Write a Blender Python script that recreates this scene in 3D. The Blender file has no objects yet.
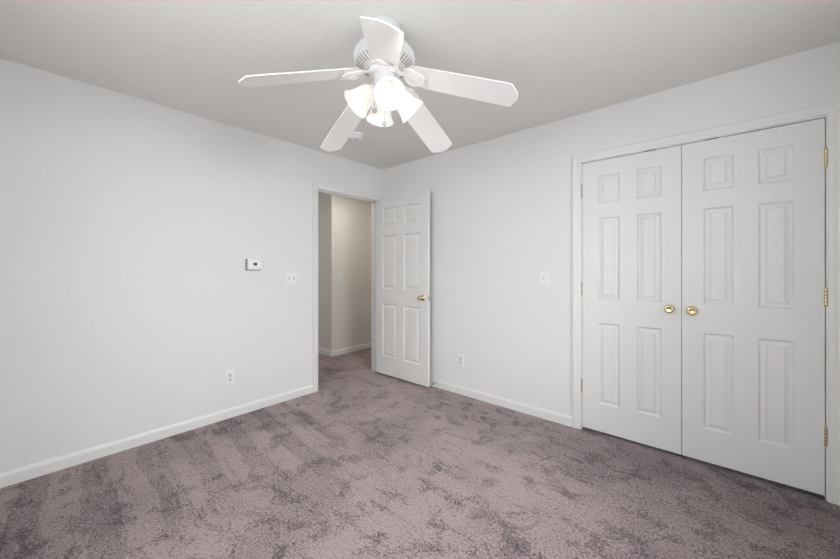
import bpy, bmesh, math, random
from mathutils import Vector, Matrix
random.seed(4)
sc = bpy.context.scene
C = sc.collection
PI = math.pi

# ------------------------------------------------------------------ camera
F_PX, YAW, H_CAM, Y_HOR = 341.83, 0.719122, 1.24467, 268.33
cam_d = bpy.data.cameras.new('camera')
cam_d.sensor_fit = 'HORIZONTAL'
cam_d.sensor_width = 36.0
cam_d.lens = F_PX * 36.0 / 840.0
cam_d.shift_y = (Y_HOR - 279.5) / 840.0
cam_d.clip_start = 0.02
cam = bpy.data.objects.new('camera', cam_d)
cam.location = (3.0717, -2.8119, H_CAM)
cam.rotation_euler = (PI / 2, 0, YAW)
C.objects.link(cam)
sc.camera = cam

# ------------------------------------------------------------------ world, daylight, exposure
w = bpy.data.worlds.new('daylight'); sc.world = w; w.use_nodes = True
bg = w.node_tree.nodes['Background']
bg.inputs['Color'].default_value = (0.93, 0.96, 1.0, 1)
bg.inputs['Strength'].default_value = 4.4

def area(name, loc, rot, sx, sy, power, col):
    d = bpy.data.lights.new(name, 'AREA'); d.shape = 'RECTANGLE'
    d.size = sx; d.size_y = sy; d.energy = power; d.color = col
    o = bpy.data.objects.new(name, d); o.location = loc; o.rotation_euler = rot
    C.objects.link(o); return o
ROOM_X, ROOM_Y, ROOM_H = 3.62, -3.30, 2.44
WIN_Y0, WIN_Y1, WIN_Z0, WIN_Z1 = -1.98, -1.05, 0.80, 2.08
# daylight arriving at the outside of the window on the right-hand wall
area('window_daylight', (ROOM_X + 1.50, (WIN_Y0 + WIN_Y1) / 2 - 0.1, 2.15), (0, math.radians(74), 0),
     1.9, 2.6, 238.0, (0.955, 0.985, 1.0))
area('near_fill', (2.05, ROOM_Y - 0.75, 1.85), (-math.radians(74), 0, PI),
     1.9, 1.6, 31.0, (0.955, 0.985, 1.0))  # unseen fill added behind the camera for the closet and ceiling
area('hall_fill', (-0.40, -0.10, 2.38), (0, 0, 0), 0.35, 0.35, 5.5, (1.0, 0.97, 0.93))  # unseen fill added to brighten the hall wall
area('hall_fill_far', (-0.6, 1.3, 2.40), (0, 0, 0), 0.3, 0.3, 1.6, (1.0, 0.75, 0.42))  # added warm fill, out of view, for the dim end of the hall
area('hall_fill_side', (-1.9, -1.75, 1.5), (-PI / 2, 0, PI), 0.8, 1.2, 5.0, (0.95, 0.97, 1.0))  # added fill inside the closed hall, no window here
sc.view_settings.view_transform = 'Standard'
sc.view_settings.look = 'None'
sc.view_settings.gamma = 1.0
sc.view_settings.use_curve_mapping = False
sc.view_settings.exposure = 0.16

# ------------------------------------------------------------------ materials
def srgb(r, g, b):
    f = lambda c: (c / 255 / 12.92) if c / 255 <= 0.04045 else ((c / 255 + 0.055) / 1.055) ** 2.4
    return (f(r), f(g), f(b), 1)

def mat(name, col, rough=0.5, metal=0.0, bump=0.0, scale=60.0, detail=3.0, dist=0.002, spec=0.5):
    m = bpy.data.materials.new(name); m.use_nodes = True
    nt = m.node_tree; b = nt.nodes['Principled BSDF']
    b.inputs['Base Color'].default_value = col
    b.inputs['Roughness'].default_value = rough
    b.inputs['Metallic'].default_value = metal
    b.inputs['Specular IOR Level'].default_value = spec
    tc = nt.nodes.new('ShaderNodeTexCoord')
    n = nt.nodes.new('ShaderNodeTexNoise'); n.inputs['Scale'].default_value = scale
    n.inputs['Detail'].default_value = detail
    nt.links.new(tc.outputs['Object'], n.inputs['Vector'])
    # small tone variation so no surface is a perfectly flat colour
    mx = nt.nodes.new('ShaderNodeMix'); mx.data_type = 'RGBA'; mx.blend_type = 'MULTIPLY'
    mx.inputs[0].default_value = 0.05
    mx.inputs[6].default_value = col
    nt.links.new(n.outputs['Fac'], mx.inputs[7])
    nt.links.new(mx.outputs[2], b.inputs['Base Color'])
    if bump:
        bp = nt.nodes.new('ShaderNodeBump'); bp.inputs['Strength'].default_value = bump
        bp.inputs['Distance'].default_value = dist
        nt.links.new(n.outputs['Fac'], bp.inputs['Height'])
        nt.links.new(bp.outputs['Normal'], b.inputs['Normal'])
    return m

M_wall = mat('wall_paint', srgb(233, 232, 230), 0.75, bump=0.35, scale=45, detail=4, dist=0.0025, spec=0.3)
M_ceil = mat('ceiling_paint', srgb(236, 234, 230), 0.9, bump=0.5, scale=22, detail=5, dist=0.004, spec=0.2)
M_hall = mat('hall_paint_warm_lit', srgb(230, 226, 218), 0.8, bump=0.3, scale=45, detail=4, dist=0.002, spec=0.2)  # white hall paint with the warm light tinted into its colour
M_trim = mat('trim_paint', srgb(232, 231, 228), 0.4, bump=0.1, scale=30, dist=0.001)
M_plate = mat('switch_plastic', srgb(240, 240, 241), 0.3)
M_fan = mat('fan_enamel', srgb(248, 246, 243), 0.35)
M_fan_grey = mat('fan_housing_enamel', srgb(214, 214, 214), 0.4)
M_dark = mat('dark_slot', srgb(38, 38, 40), 0.6)
M_slot = mat('grey_slot', srgb(150, 150, 154), 0.6)
M_void = mat('vent_shadow_metal', srgb(150, 128, 108), 0.7)
M_brass = mat('polished_brass', srgb(222, 205, 165), 0.2, 1.0, bump=0.05, scale=90)
M_steel = mat('satin_steel', srgb(190, 190, 196), 0.3, 1.0)
M_rubber = mat('black_rubber', srgb(24, 24, 26), 0.7)
M_ball = mat('frosted_chain_ball', srgb(186, 184, 184), 0.25)
M_outside = mat('window_vinyl', srgb(236, 236, 236), 0.4)

def door_mat():
    # white moulded door skin with faint embossed vertical wood grain
    m = mat('moulded_door_paint', srgb(231, 230, 227), 0.42, spec=0.45)
    nt = m.node_tree; b = nt.nodes['Principled BSDF']
    tc = nt.nodes.new('ShaderNodeTexCoord'); mp = nt.nodes.new('ShaderNodeMapping')
    mp.inputs['Scale'].default_value = (150, 150, 5)
    n = nt.nodes.new('ShaderNodeTexNoise'); n.inputs['Scale'].default_value = 1.0; n.inputs['Detail'].default_value = 4
    bp = nt.nodes.new('ShaderNodeBump'); bp.inputs['Strength'].default_value = 0.25; bp.inputs['Distance'].default_value = 0.001
    nt.links.new(tc.outputs['Object'], mp.inputs[0]); nt.links.new(mp.outputs[0], n.inputs['Vector'])
    nt.links.new(n.outputs['Fac'], bp.inputs['Height']); nt.links.new(bp.outputs[0], b.inputs['Normal'])
    return m
M_door = door_mat()

def carpet_mat():
    m = bpy.data.materials.new('mauve_plush_carpet'); m.use_nodes = True
    nt = m.node_tree; N = nt.nodes; L = nt.links; b = N['Principled BSDF']
    b.inputs['Roughness'].default_value = 0.95
    b.inputs['Specular IOR Level'].default_value = 0.1
    b.inputs['Sheen Weight'].default_value = 0.25
    b.inputs['Sheen Roughness'].default_value = 0.6
    tc = N.new('ShaderNodeTexCoord')
    def noise(scale, detail=3, rough=0.55, vec=None, dist=0.0):
        n = N.new('ShaderNodeTexNoise'); n.inputs['Scale'].default_value = scale
        n.inputs['Detail'].default_value = detail; n.inputs['Roughness'].default_value = rough
        n.inputs['Distortion'].default_value = dist
        L.new(vec or tc.outputs['Object'], n.inputs['Vector']); return n.outputs['Fac']
    def math_(op, a, bb=None, c=None, clamp=False):
        n = N.new('ShaderNodeMath'); n.operation = op; n.use_clamp = clamp
        for i, v in enumerate((a, bb, c)):
            if v is None: continue
            if isinstance(v, (int, float)): n.inputs[i].default_value = v
            else: L.new(v, n.inputs[i])
        return n.outputs[0]
    def sstep(x, lo, hi):
        n = N.new('ShaderNodeMapRange'); n.interpolation_type = 'SMOOTHSTEP'
        n.inputs[1].default_value = lo; n.inputs[2].default_value = hi
        L.new(x, n.inputs[0]); return n.outputs[0]
    fine = noise(120, 2, 0.7)
    grain = noise(70, 5, 0.85)
    # footprints: brushed patches of pile
    f1 = math_('ADD', noise(6.5, 4, 0.62, dist=0.5), math_('MULTIPLY', math_('SUBTRACT', grain, 0.5), 0.42))
    patches = sstep(f1, 0.53, 0.63)
    mpB = N.new('ShaderNodeMapping'); mpB.inputs['Location'].default_value = (3.7, 1.2, 0); L.new(tc.outputs['Object'], mpB.inputs[0])
    f2 = math_('ADD', noise(1.7, 3, 0.6, mpB.outputs[0], 0.4), math_('MULTIPLY', math_('SUBTRACT', grain, 0.5), 0.3))
    broad = sstep(f2, 0.40, 0.66)
    mpA = N.new('ShaderNodeMapping'); mpA.inputs['Rotation'].default_value = (0, 0, math.radians(35)); mpA.inputs['Scale'].default_value = (1.0, 3.4, 1)
    L.new(tc.outputs['Object'], mpA.inputs[0])
    f3 = math_('ADD', noise(4.2, 4, 0.65, mpA.outputs[0], 0.8), math_('MULTIPLY', math_('SUBTRACT', grain, 0.5), 0.5))
    strokes = sstep(f3, 0.55, 0.65)
    # vacuum strokes at right angles to the left wall
    mpS = N.new('ShaderNodeMapping'); mpS.inputs['Rotation'].default_value = (0, 0, math.radians(4))
    L.new(tc.outputs['Object'], mpS.inputs[0])
    sx = N.new('ShaderNodeSeparateXYZ'); L.new(mpS.outputs[0], sx.inputs[0])
    so = N.new('ShaderNodeSeparateXYZ'); L.new(tc.outputs['Object'], so.inputs[0])
    ph = math_('ADD', math_('MULTIPLY', sx.outputs['Y'], 2 * PI / 0.25),
               math_('MULTIPLY', noise(1.6, 3), 4.0))
    st = math_('ADD', math_('ADD', math_('SINE', ph), math_('MULTIPLY', math_('SINE', math_('MULTIPLY', ph, 2.7)), 0.55)), math_('MULTIPLY', math_('SUBTRACT', grain, 0.5), 2.6))
    st = sstep(st, -0.05, 0.25)
    reach = math_('ADD', 1.35, math_('MULTIPLY', math_('SUBTRACT', noise(2.4, 2), 0.5), 1.6))
    mask = sstep(math_('SUBTRACT', reach, so.outputs['X']), 0.0, 0.35)
    my = sstep(math_('SUBTRACT', -0.95, so.outputs['Y']), 0.0, 0.3)
    stripes = math_('MULTIPLY', math_('MULTIPLY', st, mask), my)
    # shade on the dim floor near the closet, painted into the carpet colour
    closet_shade = math_('ADD', so.outputs['X'], math_('MULTIPLY', math_('SUBTRACT', noise(2.2, 4, 0.6, mpB.outputs[0], 0.3), 0.5), 1.6))
    closet_shade = math_('MULTIPLY', sstep(closet_shade, 2.0, 2.9), sstep(so.outputs['Y'], -2.2, -1.2))
    v = math_('MULTIPLY', closet_shade, 0.24)
    v = math_('ADD', v, math_('ADD', 0.12, math_('MULTIPLY', patches, 0.34)))
    v = math_('ADD', v, math_('MULTIPLY', broad, 0.30))
    v = math_('ADD', v, math_('MULTIPLY', strokes, 0.32))
    v = math_('ADD', v, math_('MULTIPLY', stripes, 0.24))
    v = math_('ADD', v, math_('MULTIPLY', math_('SUBTRACT', grain, 0.5), 2.4))
    v = math_('ADD', v, math_('MULTIPLY', math_('SUBTRACT', fine, 0.5), 1.8), clamp=True)
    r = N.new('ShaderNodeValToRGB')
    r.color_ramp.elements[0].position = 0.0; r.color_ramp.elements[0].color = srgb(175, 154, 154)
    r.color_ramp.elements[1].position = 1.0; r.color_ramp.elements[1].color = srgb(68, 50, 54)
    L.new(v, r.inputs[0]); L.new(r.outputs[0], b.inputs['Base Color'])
    hgt = math_('ADD', fine, math_('MULTIPLY', grain, 1.2))
    bp = N.new('ShaderNodeBump'); bp.inputs['Strength'].default_value = 0.7; bp.inputs['Distance'].default_value = 0.008
    L.new(hgt, bp.inputs['Height']); L.new(bp.outputs[0], b.inputs['Normal'])
    return m
M_carpet = carpet_mat()

def shade_mat():
    m = bpy.data.materials.new('alabaster_glass_lit'); m.use_nodes = True
    nt = m.node_tree; N = nt.nodes; L = nt.links; b = N['Principled BSDF']
    b.inputs['Base Color'].default_value = srgb(226, 225, 222)
    b.inputs['Roughness'].default_value = 0.3
    tc = N.new('ShaderNodeTexCoord')
    n = N.new('ShaderNodeTexNoise'); n.inputs['Scale'].default_value = 26; n.inputs['Detail'].default_value = 4; n.inputs['Distortion'].default_value = 2.0
    L.new(tc.outputs['Object'], n.inputs['Vector'])
    r = N.new('ShaderNodeValToRGB')
    r.color_ramp.elements[0].position = 0.3; r.color_ramp.elements[0].color = (0.86, 0.85, 0.83, 1)
    r.color_ramp.elements[1].position = 0.75; r.color_ramp.elements[1].color = (0.98, 0.975, 0.96, 1)
    L.new(n.outputs['Fac'], r.inputs[0])
    tr = N.new('ShaderNodeBsdfTranslucent'); L.new(r.outputs[0], tr.inputs['Color'])
    mix = N.new('ShaderNodeMixShader'); mix.inputs[0].default_value = 0.45
    L.new(b.outputs[0], mix.inputs[1]); L.new(tr.outputs[0], mix.inputs[2])
    em = N.new('ShaderNodeEmission'); em.inputs['Strength'].default_value = 0.12
    L.new(r.outputs[0], em.inputs['Color'])
    ad = N.new('ShaderNodeAddShader'); L.new(mix.outputs[0], ad.inputs[0]); L.new(em.outputs[0], ad.inputs[1])
    L.new(ad.outputs[0], N['Material Output'].inputs['Surface'])
    return m
M_shade = shade_mat()

def emis(name, col, s):
    m = bpy.data.materials.new(name); m.use_nodes = True
    b = m.node_tree.nodes['Principled BSDF']
    b.inputs['Base Color'].default_value = col
    b.inputs['Emission Color'].default_value = col
    b.inputs['Emission Strength'].default_value = s
    return m
M_bulb = emis('lit_bulb', (1.0, 0.97, 0.92, 1), 1.0)

def glass_mat():
    m = bpy.data.materials.new('window_glass'); m.use_nodes = True
    nt = m.node_tree; N = nt.nodes; L = nt.links
    t = N.new('ShaderNodeBsdfTransparent'); g = N.new('ShaderNodeBsdfGlossy'); g.inputs['Roughness'].default_value = 0.02
    mx = N.new('ShaderNodeMixShader'); mx.inputs[0].default_value = 0.05
    L.new(t.outputs[0], mx.inputs[1]); L.new(g.outputs[0], mx.inputs[2])
    L.new(mx.outputs[0], N['Material Output'].inputs['Surface'])
    return m
M_glass = glass_mat()

# ------------------------------------------------------------------ helpers
def tag(o, label=None, cat=None, group=None, kind=None):
    if label: o['label'] = label
    if cat: o['category'] = cat
    if group: o['group'] = group
    if kind: o['kind'] = kind
    return o

def obj(name, bm, m, parent=None, smooth=False, angle=35, loc=None):
    bmesh.ops.recalc_face_normals(bm, faces=bm.faces)
    me = bpy.data.meshes.new(name); bm.to_mesh(me); bm.free()
    me.materials.append(m)
    if smooth:
        me.polygons.foreach_set('use_smooth', [True] * len(me.polygons))
        me.set_sharp_from_angle(angle=math.radians(angle))
    o = bpy.data.objects.new(name, me); C.objects.link(o)
    if loc: o.location = loc
    if parent: o.parent = parent
    return o

def empty(name, loc, rz=0.0):
    o = bpy.data.objects.new(name, None); o.empty_display_size = 0.05
    o.location = loc; o.rotation_euler = (0, 0, rz); C.objects.link(o); return o

def box(bm, x0, y0, z0, x1, y1, z1, bev=0.0, seg=2):
    t = bmesh.new()
    vs = [t.verts.new((x, y, z)) for x in (x0, x1) for y in (y0, y1) for z in (z0, z1)]
    for f in ((0, 1, 3, 2), (4, 6, 7, 5), (0, 4, 5, 1), (2, 3, 7, 6), (0, 2, 6, 4), (1, 5, 7, 3)):
        t.faces.new([vs[i] for i in f])
    bmesh.ops.recalc_face_normals(t, faces=t.faces)
    if bev:
        bmesh.ops.bevel(t, geom=list(t.edges), offset=bev, segments=seg, profile=0.5, affect='EDGES')
    merge(bm, t)

def merge(bm, t, mtx=None):
    me = bpy.data.meshes.new('tmp'); t.to_mesh(me); t.free()
    if mtx: me.transform(mtx)
    bm.from_mesh(me); bpy.data.meshes.remove(me)

def lathe(bm, prof, n=48, mtx=None, close=True):
    """prof: list of (r, z) from top to bottom, revolved around local Z"""
    t = bmesh.new(); rings = []
    for r, z in prof:
        if r < 1e-6: rings.append([t.verts.new((0, 0, z))])
        else: rings.append([t.verts.new((r * math.cos(2 * PI * i / n), r * math.sin(2 * PI * i / n), z)) for i in range(n)])
    for a, b in zip(rings, rings[1:]):
        for i in range(n):
            j = (i + 1) % n
            if len(a) == 1 and len(b) == 1: continue
            if len(a) == 1: t.faces.new((a[0], b[i], b[j]))
            elif len(b) == 1: t.faces.new((a[i], a[j], b[0]))
            else: t.faces.new((a[i], a[j], b[j], b[i]))
    merge(bm, t, mtx)

def tube(bm, pts, rad, n=10, closed=False, mtx=None):
    t = bmesh.new(); pts = [Vector(p) for p in pts]; rings = []
    up0 = Vector((0.13, 0.07, 1)).normalized()
    for i, p in enumerate(pts):
        if closed: d = pts[(i + 1) % len(pts)] - pts[i - 1]
        else: d = pts[min(i + 1, len(pts) - 1)] - pts[max(i - 1, 0)]
        d.normalize()
        s = d.cross(up0)
        if s.length < 0.05: s = d.cross(Vector((1, 0, 0)))
        s.normalize(); u = s.cross(d)
        r = rad[i] if isinstance(rad, (list, tuple)) else rad
        rings.append([t.verts.new(p + (s * math.cos(2 * PI * k / n) + u * math.sin(2 * PI * k / n)) * r) for k in range(n)])
    m_ = len(rings)
    for i in range(m_ if closed else m_ - 1):
        a, b = rings[i], rings[(i + 1) % m_]
        for k in range(n):
            t.faces.new((a[k], a[(k + 1) % n], b[(k + 1) % n], b[k]))
    if not closed:
        t.faces.new(rings[0]); t.faces.new(list(reversed(rings[-1])))
    merge(bm, t, mtx)

def prism(bm, poly, axis, a, b):
    """extrude a 2-D polygon between a and b along axis ('x': poly=(y,z), 'y': poly=(x,z), 'z': poly=(x,y))"""
    f = {'x': lambda p, q: (q, p[0], p[1]), 'y': lambda p, q: (p[0], q, p[1]), 'z': lambda p, q: (p[0], p[1], q)}[axis]
    t = bmesh.new()
    A = [t.verts.new(f(p, a)) for p in poly]; B = [t.verts.new(f(p, b)) for p in poly]
    n = len(poly)
    t.faces.new(A); t.faces.new(list(reversed(B)))
    for i in range(n): t.faces.new((A[i], B[i], B[(i + 1) % n], A[(i + 1) % n]))
    merge(bm, t)

S = 'structure'
WT = 0.125                       # wall thickness
# openings: bedroom door (in the left wall), closet (in the far wall)
DY0, DY1, DZ = -0.876, -0.060, 2.052
CX0, CX1, CZ = 2.272, 3.502, 2.057
JT = 0.018

# ------------------------------------------------------------------ structure
bm = bmesh.new(); box(bm, -2.8, ROOM_Y - 0.12, -0.10, ROOM_X + 0.12, 2.1, 0.0)
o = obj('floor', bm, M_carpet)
tag(o, 'mauve plush carpet with footprints and vacuum marks covering room and hall', 'floor', kind=S)
bm = bmesh.new(); box(bm, -2.8, ROOM_Y - 0.12, ROOM_H, ROOM_X + 0.12, 2.1, ROOM_H + 0.10)
o = obj('ceiling', bm, M_ceil); tag(o, 'flat off-white lightly textured ceiling above the fan', 'ceiling', kind=S)

def wall_with_hole(name, axis, p0, p1, a0, a1, holes, m, label):
    """axis 'x': wall thickness spans x p0..p1 and it runs along y a0..a1; 'y': the other way round"""
    cuts_a = sorted({a0, a1} | {h[0] for h in holes} | {h[1] for h in holes})
    bm = bmesh.new()
    for u0, u1 in zip(cuts_a, cuts_a[1:]):
        spans = [(0, ROOM_H)]
        for h in holes:
            if h[0] <= u0 and u1 <= h[1]:
                spans = [(s, e) for s, e in ((0, h[2]), (h[3], ROOM_H)) if e - s > 1e-4]
        for s, e in spans:
            if axis == 'x': box(bm, p0, u0, s, p1, u1, e)
            else: box(bm, u0, p0, s, u1, p1, e)
    bmesh.ops.remove_doubles(bm, verts=bm.verts, dist=1e-5)
    return tag(obj(name, bm, m), label, 'wall', kind=S)

wall_with_hole('wall_left', 'x', -WT, 0.0, ROOM_Y - 0.12, 2.0, [(DY0 - JT, DY1 + JT, 0, DZ + JT)], M_wall,
               'long white wall on the left with thermostat, light switch and the hall doorway')
wall_with_hole('wall_far', 'y', 0.0, 0.12, 0.0, ROOM_X, [(CX0 - JT, CX1 + JT, 0, CZ + JT)], M_wall,
               'white wall behind the open door that holds the closet')
wall_with_hole('wall_right', 'x', ROOM_X, ROOM_X + 0.12, ROOM_Y - 0.12, 0.75, [(WIN_Y0, WIN_Y1, WIN_Z0, WIN_Z1)], M_wall,
               'white wall with a window, out of the picture on the right')
wall_with_hole('wall_near', 'y', ROOM_Y - 0.12, ROOM_Y, 0.0, ROOM_X, [(1.30, 2.80, 0.85, 2.08)], M_wall,
               'white wall with an added window behind the camera')
bm = bmesh.new(); box(bm, -2.7, 0.0, 0, -1.05, 2.0, ROOM_H)
tag(obj('wall_hall', bm, M_hall), 'warm-tinted white hall wall with an outside corner seen through the doorway', 'wall', kind=S)
bm = bmesh.new()
box(bm, -1.05, 1.9, 0, -WT, 2.0, ROOM_H)
tag(obj('wall_hall_end', bm, M_hall), 'warm-tinted white wall closing the far end of the hall', 'wall', kind=S)
bm = bmesh.new()
box(bm, -2.8, ROOM_Y - 0.12, 0, -2.7, 2.0, ROOM_H); box(bm, -2.7, -1.9, 0, -WT, -1.8, ROOM_H)
tag(obj('wall_hall_side', bm, M_hall), 'warm-tinted white walls enclosing the hall beside the doorway', 'wall', kind=S)
bm = bmesh.new()
box(bm, 2.05, 0.72, 0, ROOM_X, 0.80, ROOM_H); box(bm, 2.05, 0.12, 0, 2.13, 0.72, ROOM_H)
tag(obj('wall_closet', bm, M_wall), 'inner walls of the closet behind its double doors', 'wall', kind=S)

# baseboards
BP = [(0, 0), (0.0125, 0), (0.0125, 0.058), (0.0105, 0.066), (0.006, 0.074), (0.004, 0.079), (0, 0.079)]
def baseboard(name, axis, wall, sgn, a, b, label):
    bm = bmesh.new()
    poly = [(wall + sgn * p, q) for p, q in BP]
    prism(bm, poly, axis, a, b)
    tag(obj(name, bm, M_trim), label, 'baseboard', kind=S)
baseboard('baseboard_left', 'y', 0.0, 1, ROOM_Y, DY0 - 0.068, 'white baseboard along the foot of the long left wall')
bb = baseboard('baseboard_far', 'x', 0.0, -1, 0.0, 2.207, 'white baseboard between the open door and the closet casing')
baseboard('baseboard_far_right', 'x', 0.0, -1, 3.567, ROOM_X, 'short white baseboard right of the closet casing')
baseboard('baseboard_right', 'y', ROOM_X, -1, ROOM_Y, 0.0, 'white baseboard under the window on the right wall')
baseboard('baseboard_near', 'x', ROOM_Y, 1, 0.0, ROOM_X, 'white baseboard behind the camera')
baseboard('baseboard_hall_side', 'x', 0.0, -1, -2.7, -1.0375, 'hall baseboard left of the outside corner')
baseboard('baseboard_hall', 'y', -1.05, 1, 0.0, 1.9, 'hall baseboard right of the outside corner')

# casings and jambs
CP = [(0, 0), (0, 0.0075), (0.004, 0.010), (0.012, 0.0115), (0.030, 0.012), (0.036, 0.0145), (0.044, 0.0175), (0.056, 0.0175), (0.060, 0.0150), (0.060, 0)]
def casing(bm, a0, a1, ztop, kl, kr, fn):
    """mitred three-sided casing; a0/a1 inner edges, kl/kr side width scale, fn maps (a, z, t) to world"""
    t = bmesh.new(); rows = []
    for o_, th in CP:
        rows.append([t.verts.new(fn(a0 - o_ * kl, 0.0, th)), t.verts.new(fn(a0 - o_ * kl, ztop + o_, th)),
                     t.verts.new(fn(a1 + o_ * kr, ztop + o_, th)), t.verts.new(fn(a1 + o_ * kr, 0.0, th))])
    n = len(rows)
    for i in range(n):
        a, b = rows[i], rows[(i + 1) % n]
        for k in range(3): t.faces.new((a[k], a[k + 1], b[k + 1], b[k]))
    t.faces.new([r[0] for r in rows]); t.faces.new([r[3] for r in reversed(rows)])
    merge(bm, t)
bm = bmesh.new()
casing(bm, DY0 - 0.006, DY1 + 0.006, DZ + 0.006, 1.03, 0.90, lambda a, z, t: (t, a, z))
tag(obj('trim_1', bm, M_trim), 'white moulded casing around the hall doorway on the room side', 'door casing', kind=S)
bm = bmesh.new()
casing(bm, DY0 - 0.006, DY1 + 0.006, DZ + 0.006, 1.0, 1.0, lambda a, z, t: (-WT - t, a, z))
tag(obj('trim_2', bm, M_trim), 'white moulded casing around the doorway on the hall side', 'door casing', kind=S)
bm = bmesh.new()      # jamb lining + stop
box(bm, -WT, DY0 - JT, 0, 0.0, DY0, DZ); box(bm, -WT, DY1, 0, 0.0, DY1 + JT, DZ); box(bm, -WT, DY0 - JT, DZ, 0.0, DY1 + JT, DZ + JT)
box(bm, -0.075, DY0, 0, -0.040, DY0 + 0.011, DZ - 0.011); box(bm, -0.075, DY1 - 0.011, 0, -0.040, DY1, DZ - 0.011); box(bm, -0.075, DY0, DZ - 0.011, -0.040, DY1, DZ)
o = tag(obj('trim_3', bm, M_trim), 'white door jamb lining the hall doorway', 'door jamb', kind=S)
bm = bmesh.new(); box(bm, -0.032, DY0 - 0.001, 0.90, -0.006, DY0 + 0.0015, 0.96)
obj('strike_plate', bm, M_brass, o)
bm = bmesh.new()
casing(bm, CX0 - 0.006, CX1 + 0.006, CZ + 0.006, 1.0, 1.0, lambda a, z, t: (a, -t, z))
tag(obj('trim_4', bm, M_trim), 'white moulded casing around the closet doors', 'closet casing', kind=S)
bm = bmesh.new()
box(bm, CX0 - JT, 0.0, 0, CX0, 0.12, CZ); box(bm, CX1, 0.0, 0, CX1 + JT, 0.12, CZ); box(bm, CX0 - JT, 0.0, CZ, CX1 + JT, 0.12, CZ + JT)
jc = tag(obj('trim_5', bm, M_trim), 'white closet door jamb lining', 'closet jamb', kind=S)
bm = bmesh.new()
for xc in (2.713, 3.035):
    b2 = bmesh.new(); box(b2, xc - 0.035, 0.0, CZ - 0.0035, xc + 0.035, 0.02, CZ + 0.0005)
    obj('catch_plate', b2, M_dark, jc)
bm.free()

# windows out of the picture
def window(name, cx, cy, rz, w_, z0, z1, label):
    r = empty(name, (cx, cy, z0), rz); tag(r, label, 'window', kind=S)
    h = z1 - z0
    bm = bmesh.new()
    fw = 0.045
    box(bm, -w_ / 2, 0.03, 0, -w_ / 2 + fw, 0.09, h); box(bm, w_ / 2 - fw, 0.03, 0, w_ / 2, 0.09, h)
    box(bm, -w_ / 2 + fw, 0.03, 0, w_ / 2 - fw, 0.09, fw); box(bm, -w_ / 2 + fw, 0.03, h - fw, w_ / 2 - fw, 0.09, h)
    box(bm, -0.02, 0.035, fw, 0.02, 0.085, h - fw)
    obj('window_frame', bm, M_outside, r)
    bm = bmesh.new(); box(bm, -w_ / 2 + fw, 0.058, fw, -0.02, 0.062, h - fw); box(bm, 0.02, 0.058, fw, w_ / 2 - fw, 0.062, h - fw)
    obj('window_pane', bm, M_glass, r)
    bm = bmesh.new(); box(bm, -w_ / 2 - 0.03, -0.025, -0.02, w_ / 2 + 0.03, 0.0, 0.0, 0.004)
    obj('window_sill', bm, M_trim, r)
window('window_1', ROOM_X, (WIN_Y0 + WIN_Y1) / 2, -PI / 2, WIN_Y1 - WIN_Y0, WIN_Z0, WIN_Z1, 'white vinyl window in the right-hand wall, outside the picture')
window('fill_window', 2.05, ROOM_Y, PI, 1.5, 0.85, 2.08, 'white vinyl window added behind the camera for fill light')  # unseen window, added to let in fill light

# ------------------------------------------------------------------ six-panel doors
DT = 0.035
PZ = [(0.207, 0.814), (0.991, 1.602), (1.712, 1.917)]     # panel heights above the door's bottom edge
def panel_door(name, W, HT, px, m):
    """local frame: x 0..W, front face at y=0 looking to -y, back at y=DT, z 0..HT"""
    bm = bmesh.new()
    xs = [0] + [v for p in px for v in p] + [W]; zs = [0] + [v for p in PZ for v in p] + [HT]
    RINGS = [(0.0, 0.0), (0.003, 0.0025), (0.009, 0.0105), (0.013, 0.0120), (0.016, 0.0118), (0.034, 0.0060), (0.0365, 0.0015), (0.042, 0.0012)]
    for face in (0, 1):
        y0 = 0.0 if face == 0 else DT; sg = 1 if face == 0 else -1
        cache = {}
        def V(x, z, y):
            k = (round(x, 5), round(z, 5), round(y, 5))
            if k not in cache: cache[k] = bm.verts.new((x, y, z))
            return cache[k]
        for i in range(len(xs) - 1):
            for j in range(len(zs) - 1):
                xa, xb, za, zb = xs[i], xs[i + 1], zs[j], zs[j + 1]
                if i % 2 == 1 and j % 2 == 1:
                    prev = None
                    for ins, dep in RINGS:
                        c = [V(xa + ins, za + ins, y0 + sg * dep), V(xb - ins, za + ins, y0 + sg * dep),
                             V(xb - ins, zb - ins, y0 + sg * dep), V(xa + ins, zb - ins, y0 + sg * dep)]
                        if prev:
                            for k in range(4): bm.faces.new((prev[k], prev[(k + 1) % 4], c[(k + 1) % 4], c[k]))
                        prev = c
                    bm.faces.new(prev)
                else:
                    bm.faces.new((V(xa, za, y0), V(xb, za, y0), V(xb, zb, y0), V(xa, zb, y0)))
    # edges of the slab
    def quad(a, b, c, d): bm.faces.new([bm.verts.new(p) for p in (a, b, c, d)])
    quad((0, 0, 0), (0, DT, 0), (0, DT, HT), (0, 0, HT)); quad((W, 0, 0), (W, DT, 0), (W, DT, HT), (W, 0, HT))
    quad((0, 0, 0), (W, 0, 0), (W, DT, 0), (0, DT, 0)); quad((0, 0, HT), (W, 0, HT), (W, DT, HT), (0, DT, HT))
    bmesh.ops.remove_doubles(bm, verts=bm.verts, dist=1e-5)
    return obj(name, bm, m)

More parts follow.
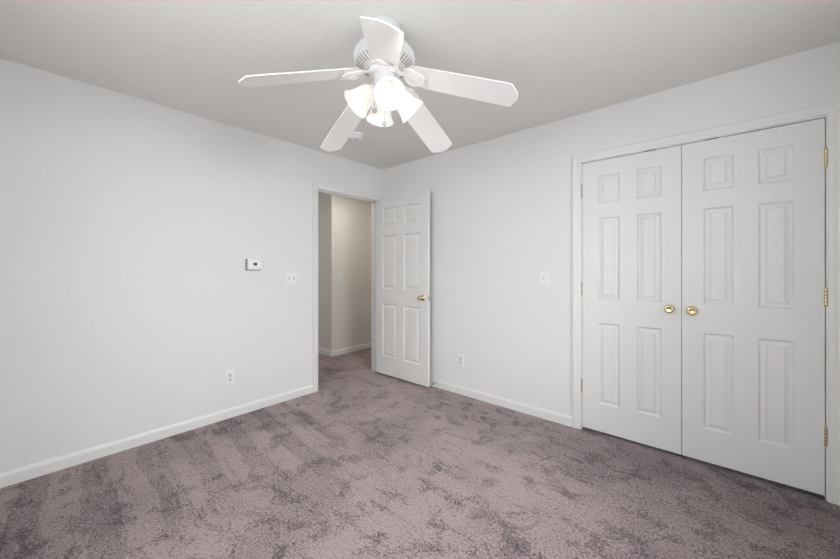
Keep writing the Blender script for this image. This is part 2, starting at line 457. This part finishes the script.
def hinge(parent, x, y, z, m, h=0.096, leaf=True, sx=1):
    bm = bmesh.new()
    n = 5; seg = h / n
    for k in range(n):
        lathe(bm, [(0, z + k * seg + 0.0006), (0.0058, z + k * seg + 0.0006), (0.0064, z + k * seg + 0.002), (0.0064, z + (k + 1) * seg - 0.002), (0.0058, z + (k + 1) * seg - 0.0006), (0, z + (k + 1) * seg - 0.0006)], 16, Matrix.Translation((x, y, 0)))
    for zz, s in ((z, -1), (z + h, 1)):
        lathe(bm, [(0, zz), (0.0045, zz), (0.0045, zz + s * 0.003), (0.002, zz + s * 0.005), (0, zz + s * 0.0055)], 16, Matrix.Translation((x, y, 0)))
    if leaf: box(bm, x - 0.0015, y, z + 0.002, x + 0.0015, y + 0.034, z + h - 0.002)
    return obj('hinge', bm, m, parent, True)

def knob(parent, x, y, z, sgn, flat, label=None):
    """round brass knob on a rosette sticking out along sgn*y"""
    mtx = Matrix.Translation((x, y, z)) @ Matrix.Rotation(PI / 2 if sgn < 0 else -PI / 2, 4, 'X')
    bm = bmesh.new()
    if flat:   # closet dummy knob: dished front
        prof = [(0, 0), (0.0265, 0), (0.0275, 0.002), (0.025, 0.005), (0.016, 0.009), (0.011, 0.014), (0.011, 0.020), (0.016, 0.025), (0.023, 0.029),
                (0.0265, 0.035), (0.0265, 0.040), (0.024, 0.045), (0.0195, 0.0475), (0.0145, 0.0470), (0.011, 0.0445), (0.0085, 0.0435), (0, 0.0432)]
    else:
        prof = [(0, 0), (0.031, 0), (0.0325, 0.002), (0.030, 0.006), (0.022, 0.010), (0.013, 0.012), (0.011, 0.018), (0.012, 0.026), (0.019, 0.032),
                (0.0245, 0.039), (0.0260, 0.046), (0.0245, 0.052), (0.019, 0.057), (0.0125, 0.0585), (0.0115, 0.0575), (0, 0.0575)]
    lathe(bm, prof, 40, mtx)
    return obj('knob', bm, M_brass, parent, True, 60)

# bedroom door, swung open at right angles into the room
d1 = panel_door('door_1', 0.800, 2.030, [(0.109, 0.345), (0.454, 0.690)], M_door)
d1.location = (0.010, -0.106, 0.020); d1.rotation_euler = (0, 0, math.radians(0.0))
tag(d1, 'white six-panel door standing open, with brass knob, beside the hall doorway', 'door', kind=S)
knob(d1, 0.728, 0.0, 0.917, -1, False); knob(d1, 0.728, DT, 0.917, 1, False)
bm = bmesh.new()
box(bm, 0.7995, 0.005, 0.888, 0.8015, 0.030, 0.946)
box(bm, 0.8010, 0.011, 0.909, 0.8100, 0.024, 0.925, 0.002)
obj('latch_plate', bm, M_steel, d1)['label'] = 'steel latch plate on the edge of the door'
for z in (0.20, 0.97, 1.74): hinge(d1, -0.0045, DT + 0.0065, z, M_brass, leaf=False)

# closet doors
d2 = panel_door('door_2', 0.6095, 2.029, [(0.110, 0.253), (0.360, 0.503)], M_door)
d2.location = (2.2755, 0.001, 0.023)
tag(d2, 'left white six-panel closet door', 'closet door', kind=S)
knob(d2, 0.547, 0.0, 0.953, -1, True)
d3 = panel_door('door_3', 0.6095, 2.029, [(0.107, 0.249), (0.354, 0.499)], M_door)
d3.location = (2.8885, 0.001, 0.023)
tag(d3, 'right white six-panel closet door with bright brass hinges', 'closet door', kind=S)
knob(d3, 0.051, 0.0, 0.951, -1, True)
M_hp = mat('dull_brass', srgb(196, 190, 168), 0.4, 0.6)
for z in (0.271, 1.018, 1.768):
    h_ = hinge(d2, -0.0035, -0.0035, z, M_hp); h_['label'] = 'dull paint-flecked brass hinge'
    h_ = hinge(d3, 0.6130, -0.0035, z, M_brass); h_['label'] = 'bright brass hinge'

# ------------------------------------------------------------------ wall plates
def copy_tree(o, parent=None):
    c = o.copy(); C.objects.link(c)
    if parent: c.parent = parent
    for ch in list(o.children): copy_tree(ch, c)
    return c

def plate_bm(w_, h_):
    bm = bmesh.new(); t = bmesh.new()
    P = [(w_ / 2, h_ / 2, 0), (w_ / 2, h_ / 2, -0.003), (w_ / 2 - 0.004, h_ / 2 - 0.004, -0.0065)]
    rows = [[t.verts.new((sx * a, y, sz * b)) for sx, sz in ((-1, -1), (1, -1), (1, 1), (-1, 1))] for a, b, y in P]
    for r0, r1 in zip(rows, rows[1:]):
        for k in range(4): t.faces.new((r0[k], r0[(k + 1) % 4], r1[(k + 1) % 4], r1[k]))
    t.faces.new(rows[-1]); t.faces.new(list(reversed(rows[0])))
    merge(bm, t); return bm

def toggle(parent, x, up):
    bm = bmesh.new()
    box(bm, x - 0.006, -0.0072, -0.013, x + 0.006, -0.0064, 0.013)
    o = obj('toggle_slot', bm, M_slot, parent)
    bm = bmesh.new(); s = 1 if up else -1
    prism(bm, [(-0.0066, -0.007), (-0.0066, 0.007), (-0.017, s * 0.011 + 0.0035), (-0.017, s * 0.011 - 0.0035)], 'x', x - 0.0042, x + 0.0042)
    obj('toggle', bm, M_plate, parent)
    for z in (-0.030, 0.030):
        bm = bmesh.new(); lathe(bm, [(0, -0.0005), (0.003, -0.0005), (0.0026, 0.0010), (0, 0.0012)], 12, Matrix.Translation((x, -0.0063, z)) @ Matrix.Rotation(PI / 2, 4, 'X'))
        obj('screw', bm, M_slot, parent)

def light_switch(loc, rz, n, ups):
    r = empty('light_switch', loc, rz)
    obj('plate', plate_bm(0.070 if n == 1 else 0.114, 0.115), M_plate, r)
    for k in range(n): toggle(r, 0 if n == 1 else (-0.023, 0.023)[k], ups[k])
    return r
sw = light_switch((1.977, 0, 1.152), 0, 1, [False])
tag(sw, 'white single toggle switch between the open door and the closet', 'light switch', 'single light switches')
sw2 = copy_tree(sw); sw2.location = (-1.05, 0.135, 1.143); sw2.rotation_euler = (0, 0, PI / 2)
tag(sw2, 'single toggle switch on the hall wall, seen through the doorway', 'light switch', 'single light switches')
sw3 = light_switch((0, -1.168, 1.152), PI / 2, 2, [False, True])
tag(sw3, 'white double toggle switch on the left wall beside the doorway casing', 'light switch')

r = empty('outlet', (1.148, 0, 0.335))
tag(r, 'white outlet low on the wall between the open door and the closet', 'outlet', 'wall outlets')
obj('plate', plate_bm(0.070, 0.115), M_plate, r)
for z in (-0.0195, 0.0195):
    bm = bmesh.new()
    poly = [(0.0165 * max(-0.86, min(0.86, math.cos(a))) , z + 0.0145 * math.sin(a)) for a in [2 * PI * k / 24 for k in range(24)]]
    prism(bm, poly, 'y', -0.0060, -0.0085)
    rc = obj('receptacle', bm, mat('receptacle_plastic', srgb(214, 214, 218), 0.35) if z < 0 else bpy.data.materials['receptacle_plastic'], r)
    bm = bmesh.new()
    box(bm, -0.0075, -0.0088, z - 0.001, -0.0055, -0.0083, z + 0.008); box(bm, 0.0055, -0.0088, z, 0.0075, -0.0083, z + 0.007)
    lathe(bm, [(0, 0), (0.0028, 0), (0.0028, 0.0005), (0, 0.0005)], 12, Matrix.Translation((0, -0.0084, z - 0.007)) @ Matrix.Rotation(PI / 2, 4, 'X'))
    obj('slots', bm, M_dark, rc)
bm = bmesh.new(); lathe(bm, [(0, -0.0005), (0.003, -0.0005), (0.0026, 0.0010), (0, 0.0012)], 12, Matrix.Translation((0, -0.0063, 0)) @ Matrix.Rotation(PI / 2, 4, 'X'))
obj('screw', bm, M_slot, r)
r2 = copy_tree(r); r2.location = (0, -1.712, 0.335); r2.rotation_euler = (0, 0, PI / 2)
tag(r2, 'white outlet low on the long left wall, below the thermostat', 'outlet', 'wall outlets')

# thermostat
r = empty('thermostat', (0, -1.520, 1.279), PI / 2)
tag(r, 'small white thermostat with a black square display on the left wall', 'thermostat')
bm = bmesh.new(); box(bm, -0.068, -0.016, -0.053, 0.060, 0, 0.046, 0.002)
obj('shadow_plate', bm, M_slot, r)['label'] = 'grey plate behind the body, standing in for its shadow'  # dark plate offset left and down to paint in the thermostat's shadow
bm = bmesh.new(); box(bm, -0.058, -0.034, -0.046, 0.062, -0.016, 0.048, 0.005, 3)
obj('body', bm, M_plate, r, True)
bm = bmesh.new(); box(bm, -0.012, -0.0352, -0.010, 0.017, -0.0335, 0.014)
obj('display', bm, M_dark, r)

# smoke detector
r = empty('smoke_detector', (0.628, -0.890, ROOM_H))
tag(r, 'round white smoke detector on the ceiling behind a fan blade', 'smoke detector')
bm = bmesh.new(); lathe(bm, [(0, 0), (0.067, 0), (0.067, -0.008), (0.064, -0.012), (0.060, -0.013), (0.060, -0.016), (0, -0.016)], 40)
obj('base', bm, M_plate, r, True)
bm = bmesh.new(); lathe(bm, [(0, -0.0155), (0.0625, -0.0155), (0.0625, -0.020), (0.056, -0.030), (0.050, -0.036), (0.036, -0.041), (0.030, -0.046), (0, -0.047)], 40)
obj('cover', bm, M_plate, r, True)
for k in range(12):
    a = 2 * PI * k / 12
    bm = bmesh.new(); box(bm, -0.0085, -0.0012, -0.0018, 0.0085, 0.0012, 0.0018)
    bmesh.ops.transform(bm, matrix=Matrix.Rotation(a, 4, 'Z') @ Matrix.Translation((0, -0.0605, -0.0235)) @ Matrix.Rotation(math.radians(35), 4, 'X'), verts=bm.verts)
    obj('vent_slot', bm, M_slot, r)
bm = bmesh.new(); lathe(bm, [(0, -0.0465), (0.009, -0.0465), (0.008, -0.050), (0, -0.051)], 20, Matrix.Translation((0.012, -0.006, 0)))
obj('test_button', bm, M_slot, r, True)

# spring door stop on the far baseboard
r = empty('door_stop', (0.845, -0.0125, 0.048))
tag(r, 'spring door stop with black tip on the baseboard behind the open door', 'door stop')
bm = bmesh.new()
lathe(bm, [(0, 0), (0.010, 0), (0.009, 0.004), (0.005, 0.006), (0, 0.006)], 20, Matrix.Rotation(PI / 2, 4, 'X'))
obj('mount', bm, M_steel, r, True)
bm = bmesh.new()
tube(bm, [(0.0045 * math.cos(k * 0.7), -0.005 - 0.00040 * k, 0.0045 * math.sin(k * 0.7)) for k in range(96)], 0.0012, 6)
obj('spring', bm, M_steel, r, True)
bm = bmesh.new()
lathe(bm, [(0, 0.040), (0.0065, 0.040), (0.0075, 0.043), (0.0075, 0.050), (0.006, 0.053), (0, 0.053)], 20, Matrix.Rotation(PI / 2, 4, 'X'))
obj('tip', bm, M_rubber, r, True)

# ------------------------------------------------------------------ ceiling fan
FX, FY, FZ = 1.826, -1.655, 2.221
fan = empty('ceiling_fan', (FX, FY, ROOM_H))
tag(fan, 'white five-blade ceiling fan with four lit bell-shaped glass shades', 'ceiling fan')
def Z(z): return z - ROOM_H
bm = bmesh.new()
lathe(bm, [(0, 0), (0.074, 0), (0.079, -0.004), (0.079, -0.020), (0.073, -0.038), (0.055, -0.052), (0.032, -0.058), (0, -0.058)])
obj('canopy', bm, M_fan_grey, fan, True)
bm = bmesh.new()
lathe(bm, [(0, Z(2.392)), (0.030, Z(2.392)), (0.034, Z(2.360)), (0.070, Z(2.352)), (0.105, Z(2.338)), (0.132, Z(2.320)), (0.146, Z(2.300)), (0.151, Z(2.285)),
           (0.151, Z(2.268)), (0.147, Z(2.264)), (0.148, Z(2.259)), (0.144, Z(2.255)), (0.098, Z(2.228)), (0.088, Z(2.224)), (0.084, Z(2.218)), (0, Z(2.218))], 64)
mh = obj('motor_housing', bm, M_fan_grey, fan, True)
for k in range(40):           # radial cooling slots in the sloped underside
    a = 2 * PI * k / 40
    bm = bmesh.new(); box(bm, -0.021, -0.0024, -0.0012, 0.021, 0.0024, 0.0012)
    ang = math.atan2(0.027, 0.046)
    mtx = Matrix.Rotation(a, 4, 'Z') @ Matrix.Translation((0.1210, 0, Z(2.2415))) @ Matrix.Rotation(-ang, 4, 'Y')
    bmesh.ops.transform(bm, matrix=mtx, verts=bm.verts)
    o = obj('vent_slot', bm, M_void, mh)
bm = bmesh.new()
lathe(bm, [(0, Z(2.219)), (0.078, Z(2.219)), (0.080, Z(2.214)), (0.080, Z(2.206)), (0.072, Z(2.201)), (0, Z(2.201))])
obj('flywheel', bm, M_fan, fan, True)
bm = bmesh.new()
lathe(bm, [(0, Z(2.202)), (0.052, Z(2.202)), (0.054, Z(2.198)), (0.054, Z(2.150)), (0.051, Z(2.144)), (0, Z(2.144))])
sh_ = obj('switch_housing', bm, M_fan_grey, fan, True)
bm = bmesh.new()
lathe(bm, [(0, Z(2.145)), (0.046, Z(2.145)), (0.052, Z(2.138)), (0.054, Z(2.122)), (0.048, Z(2.106)), (0.034, Z(2.094)), (0.018, Z(2.088)), (0.012, Z(2.078)), (0.006, Z(2.070)), (0, Z(2.068))])
fit = obj('light_fitter', bm, M_fan, fan, True)

# blades
TH0 = 4.26
RC, WT_, WR_ = 0.641, 0.148, 0.135
# each blade sags and twists a little differently: (heading offset, sag, pitch, height offset)
BLADES = [(-0.0024, 0.2952, -0.1751, 0.0007), (0.0037, 0.3241, -0.2568, -0.0009), (-0.0347, 0.3254, -0.2325, -0.0008),
          (-0.0076, 0.3115, -0.2424, -0.0062), (-0.0076, 0.3703, -0.1896, 0.0065)]
def blade_bm():
    out = []           # outline, +side then tip then -side ; (r, s)
    def half(r): return (WR_ + (WT_ - WR_) * (r - 0.2) / (RC - 0.2)) / 2
    r0 = 0.142
    up = [(r0, half(r0) - 0.022), (r0 + 0.006, half(r0) - 0.008), (r0 + 0.020, half(r0))]
    for k in range(1, 10): up.append((r0 + 0.02 + (RC - 0.012 - r0 - 0.02) * k / 9, half(r0 + 0.02 + (RC - 0.012 - r0 - 0.02) * k / 9)))
    up += [(RC - 0.003, half(RC) - 0.003), (RC + 0.003, half(RC) - 0.010), (RC + 0.006, half(RC) - 0.022), (RC + 0.014, half(RC) - 0.034), (RC + 0.023, half(RC) - 0.047), (RC + 0.028, half(RC) - 0.060)]
    out = up + [(RC + 0.029, 0)] + [(r, -s) for r, s in reversed(up)]
    t = bmesh.new(); th = 0.005
    A = [t.verts.new((r, s, 0)) for r, s in out]; B = [t.verts.new((r, s, th)) for r, s in out]
    t.faces.new(A); t.faces.new(list(reversed(B)))
    n = len(out)
    for i in range(n): t.faces.new((A[i], B[i], B[(i + 1) % n], A[(i + 1) % n]))
    bmesh.ops.bevel(t, geom=[e for e in t.edges if abs(e.verts[0].co.z - e.verts[1].co.z) < 1e-6], offset=0.0015, segments=2, affect='EDGES')
    return t
def bracket_bm():
    """cast blade iron: strap from the flywheel, opening into an oval loop and a flared leaf, lying under the blade root"""
    bm = bmesh.new()
    zb = -0.0035
    # strap
    t = bmesh.new()
    sec = [(0.070, 0.014, 0.006), (0.085, 0.013, 0.006), (0.100, 0.014, 0.005), (0.118, 0.018, 0.000), (0.135, 0.026, zb)]
    rows = [[t.verts.new((r, s * w_, z + d)) for s, d in ((-1, 0), (-0.6, -0.006), (0.6, -0.006), (1, 0), (0.6, 0.004), (-0.6, 0.004))] for r, w_, z in sec]
    for a, b in zip(rows, rows[1:]):
        for k in range(6): t.faces.new((a[k], a[(k + 1) % 6], b[(k + 1) % 6], b[k]))
    t.faces.new(rows[0]); t.faces.new(list(reversed(rows[-1])))
    merge(bm, t)
    # mounting plate, scalloped outline
    pts = []
    for k in range(48):
        a = 2 * PI * k / 48
        rr = 1 + 0.13 * math.cos(3 * a)
        pts.append((0.160 + 0.050 * rr * math.cos(a), 0.050 * rr * math.sin(a)))
    t = bmesh.new(); A = [t.verts.new((x, y, zb - 0.003)) for x, y in pts]; B = [t.verts.new((x, y, 0.0)) for x, y in pts]
    t.faces.new(A); t.faces.new(list(reversed(B)))
    for i in range(48): t.faces.new((A[i], B[i], B[(i + 1) % 48], A[(i + 1) % 48]))
    merge(bm, t)
    # raised rim, inner ring and two leaf ribs
    tube(bm, [(x, y, zb - 0.004) for x, y in pts], 0.0050, 8, True)
    tube(bm, [(0.160 + 0.026 * math.cos(2 * PI * k / 32), 0.026 * math.sin(2 * PI * k / 32), zb - 0.0035) for k in range(32)], 0.0036, 8, True)
    for s in (-1, 1):
        tube(bm, [(0.132 + 0.090 * u, s * (0.016 + 0.045 * u ** 1.5), zb - 0.004) for u in [k / 10 for k in range(11)]], [0.004 - 0.0022 * k / 10 for k in range(11)], 8)
    for x, y in ((0.206, 0), (0.150, 0.037), (0.150, -0.037)):
        lathe(bm, [(0, zb - 0.003), (0.005, zb - 0.003), (0.0045, zb - 0.0055), (0, zb - 0.007)], 12, Matrix.Translation((x, y, 0)))
    return bm
bl_o = obj('blade', blade_bm(), M_fan, fan)
br_o = obj('blade_bracket', bracket_bm(), M_fan, bl_o, True, 40)
for k in range(5):
    if k == 0: b_ = bl_o
    else:
        b_ = bl_o.copy(); C.objects.link(b_); b_.parent = fan
        c_ = br_o.copy(); C.objects.link(c_); c_.parent = b_
    da, slope, pitch, dz = BLADES[k]
    a = TH0 + 2 * PI * k / 5 + da
    # heading, downward droop towards the tip, then pitch about the blade's own axis
    b_.matrix_local = Matrix.Translation((0, 0, Z(FZ) + dz)) @ Matrix.Rotation(a, 4, 'Z') @ Matrix.Rotation(slope, 4, 'Y') @ Matrix.Rotation(pitch, 4, 'X')

# light kit: four bell shades
AZ0 = math.radians(-42.88 + 10.0)
TILT = math.radians(46)
L_SH = 0.122
prof_out = [(0.024, 0.0), (0.028, -0.006), (0.037, -0.015), (0.045, -0.030), (0.0495, -0.048), (0.0525, -0.068), (0.056, -0.086), (0.0615, -0.102), (0.068, -0.114), (0.0725, -0.122)]
prof = prof_out + [(r - 0.0035, z + 0.0012) for r, z in reversed(prof_out)]
for k in range(4):
    a = AZ0 + k * PI / 2
    # axis: from neck to mouth
    mtx_m = Matrix.Translation((0.145 * math.cos(a), 0.145 * math.sin(a), Z(2.035))) @ Matrix.Rotation(a, 4, 'Z') @ Matrix.Rotation(-TILT, 4, 'Y')
    neck = mtx_m @ Matrix.Translation((0, 0, L_SH))
    if k == 0:
        bm = bmesh.new(); lathe(bm, prof + [prof[0]], 48)
        s_ = s_proto = obj('light_shade', bm, M_shade, fan, True, 60)
        bm = bmesh.new()   # bulb
        lathe(bm, [(0, -0.012), (0.013, -0.014), (0.014, -0.028), (0.018, -0.040), (0.024, -0.054), (0.026, -0.068), (0.024, -0.081), (0.017, -0.092), (0.009, -0.098), (0, -0.099)], 32)
        bu = obj('bulb', bm, M_bulb, s_, True, 80)
        bm = bmesh.new()   # socket cup
        lathe(bm, [(0, 0.016), (0.016, 0.014), (0.024, 0.006), (0.0275, -0.004), (0.0275, -0.010), (0.022, -0.013), (0, -0.013)], 32)
        for q in range(3):
            lathe(bm, [(0, 0), (0.003, 0), (0.003, 0.006), (0, 0.007)], 10, Matrix.Rotation(q * 2 * PI / 3, 4, 'Z') @ Matrix.Translation((0.0265, 0, -0.006)) @ Matrix.Rotation(PI / 2, 4, 'Y'))
        cu = obj('socket_cup', bm, M_fan, s_, True, 50)
    else:
        s_ = s_proto.copy(); C.objects.link(s_); s_.parent = fan
        for p_ in (bu, cu):
            q_ = p_.copy(); C.objects.link(q_); q_.parent = s_
    s_.matrix_local = neck
    ld = bpy.data.lights.new('bulb_light', 'POINT'); ld.energy = 0.21; ld.shadow_soft_size = 0.02; ld.color = (1.0, 0.95, 0.89)
    lo = bpy.data.objects.new('bulb_light', ld); C.objects.link(lo); lo.parent = s_; lo.location = (0, 0, -0.140)
    # curved arm from the fitter to the cup
    p2 = neck @ Vector((0, 0, 0.012)); p0 = Vector((0.040 * math.cos(a), 0.040 * math.sin(a), Z(2.118)))
    pm = (p0 + p2) / 2 + Vector((0, 0, 0.008))
    bm = bmesh.new()
    tube(bm, [p0.lerp(pm, u).lerp(pm.lerp(p2, u), u) for u in [i / 8 for i in range(9)]], 0.0085, 12)
    obj('lamp_arm', bm, M_fan, fan, True)

# pull chains
rdir = Vector((math.cos(YAW), math.sin(YAW), 0)); vdir = Vector((-math.sin(YAW), math.cos(YAW), 0))
for lat, dep, ztop, zball in ((-0.047, -0.020, 2.150, 2.024), (-0.004, 0.030, 2.085, 1.980)):
    p = rdir * lat + vdir * dep
    bm = bmesh.new()
    n = int((ztop - zball) / 0.0042)
    tube(bm, [(p.x, p.y, Z(ztop - (ztop - zball) * k / n)) for k in range(n + 1)], [0.0013 if k % 2 else 0.0006 for k in range(n + 1)], 8)
    ch = obj('pull_chain', bm, M_slot, fan, True, 80)
    bm = bmesh.new(); bmesh.ops.create_uvsphere(bm, u_segments=24, v_segments=16, radius=0.0125, matrix=Matrix.Translation((p.x, p.y, Z(zball - 0.008))))
    obj('pull_ball', bm, M_ball, ch, True, 80)
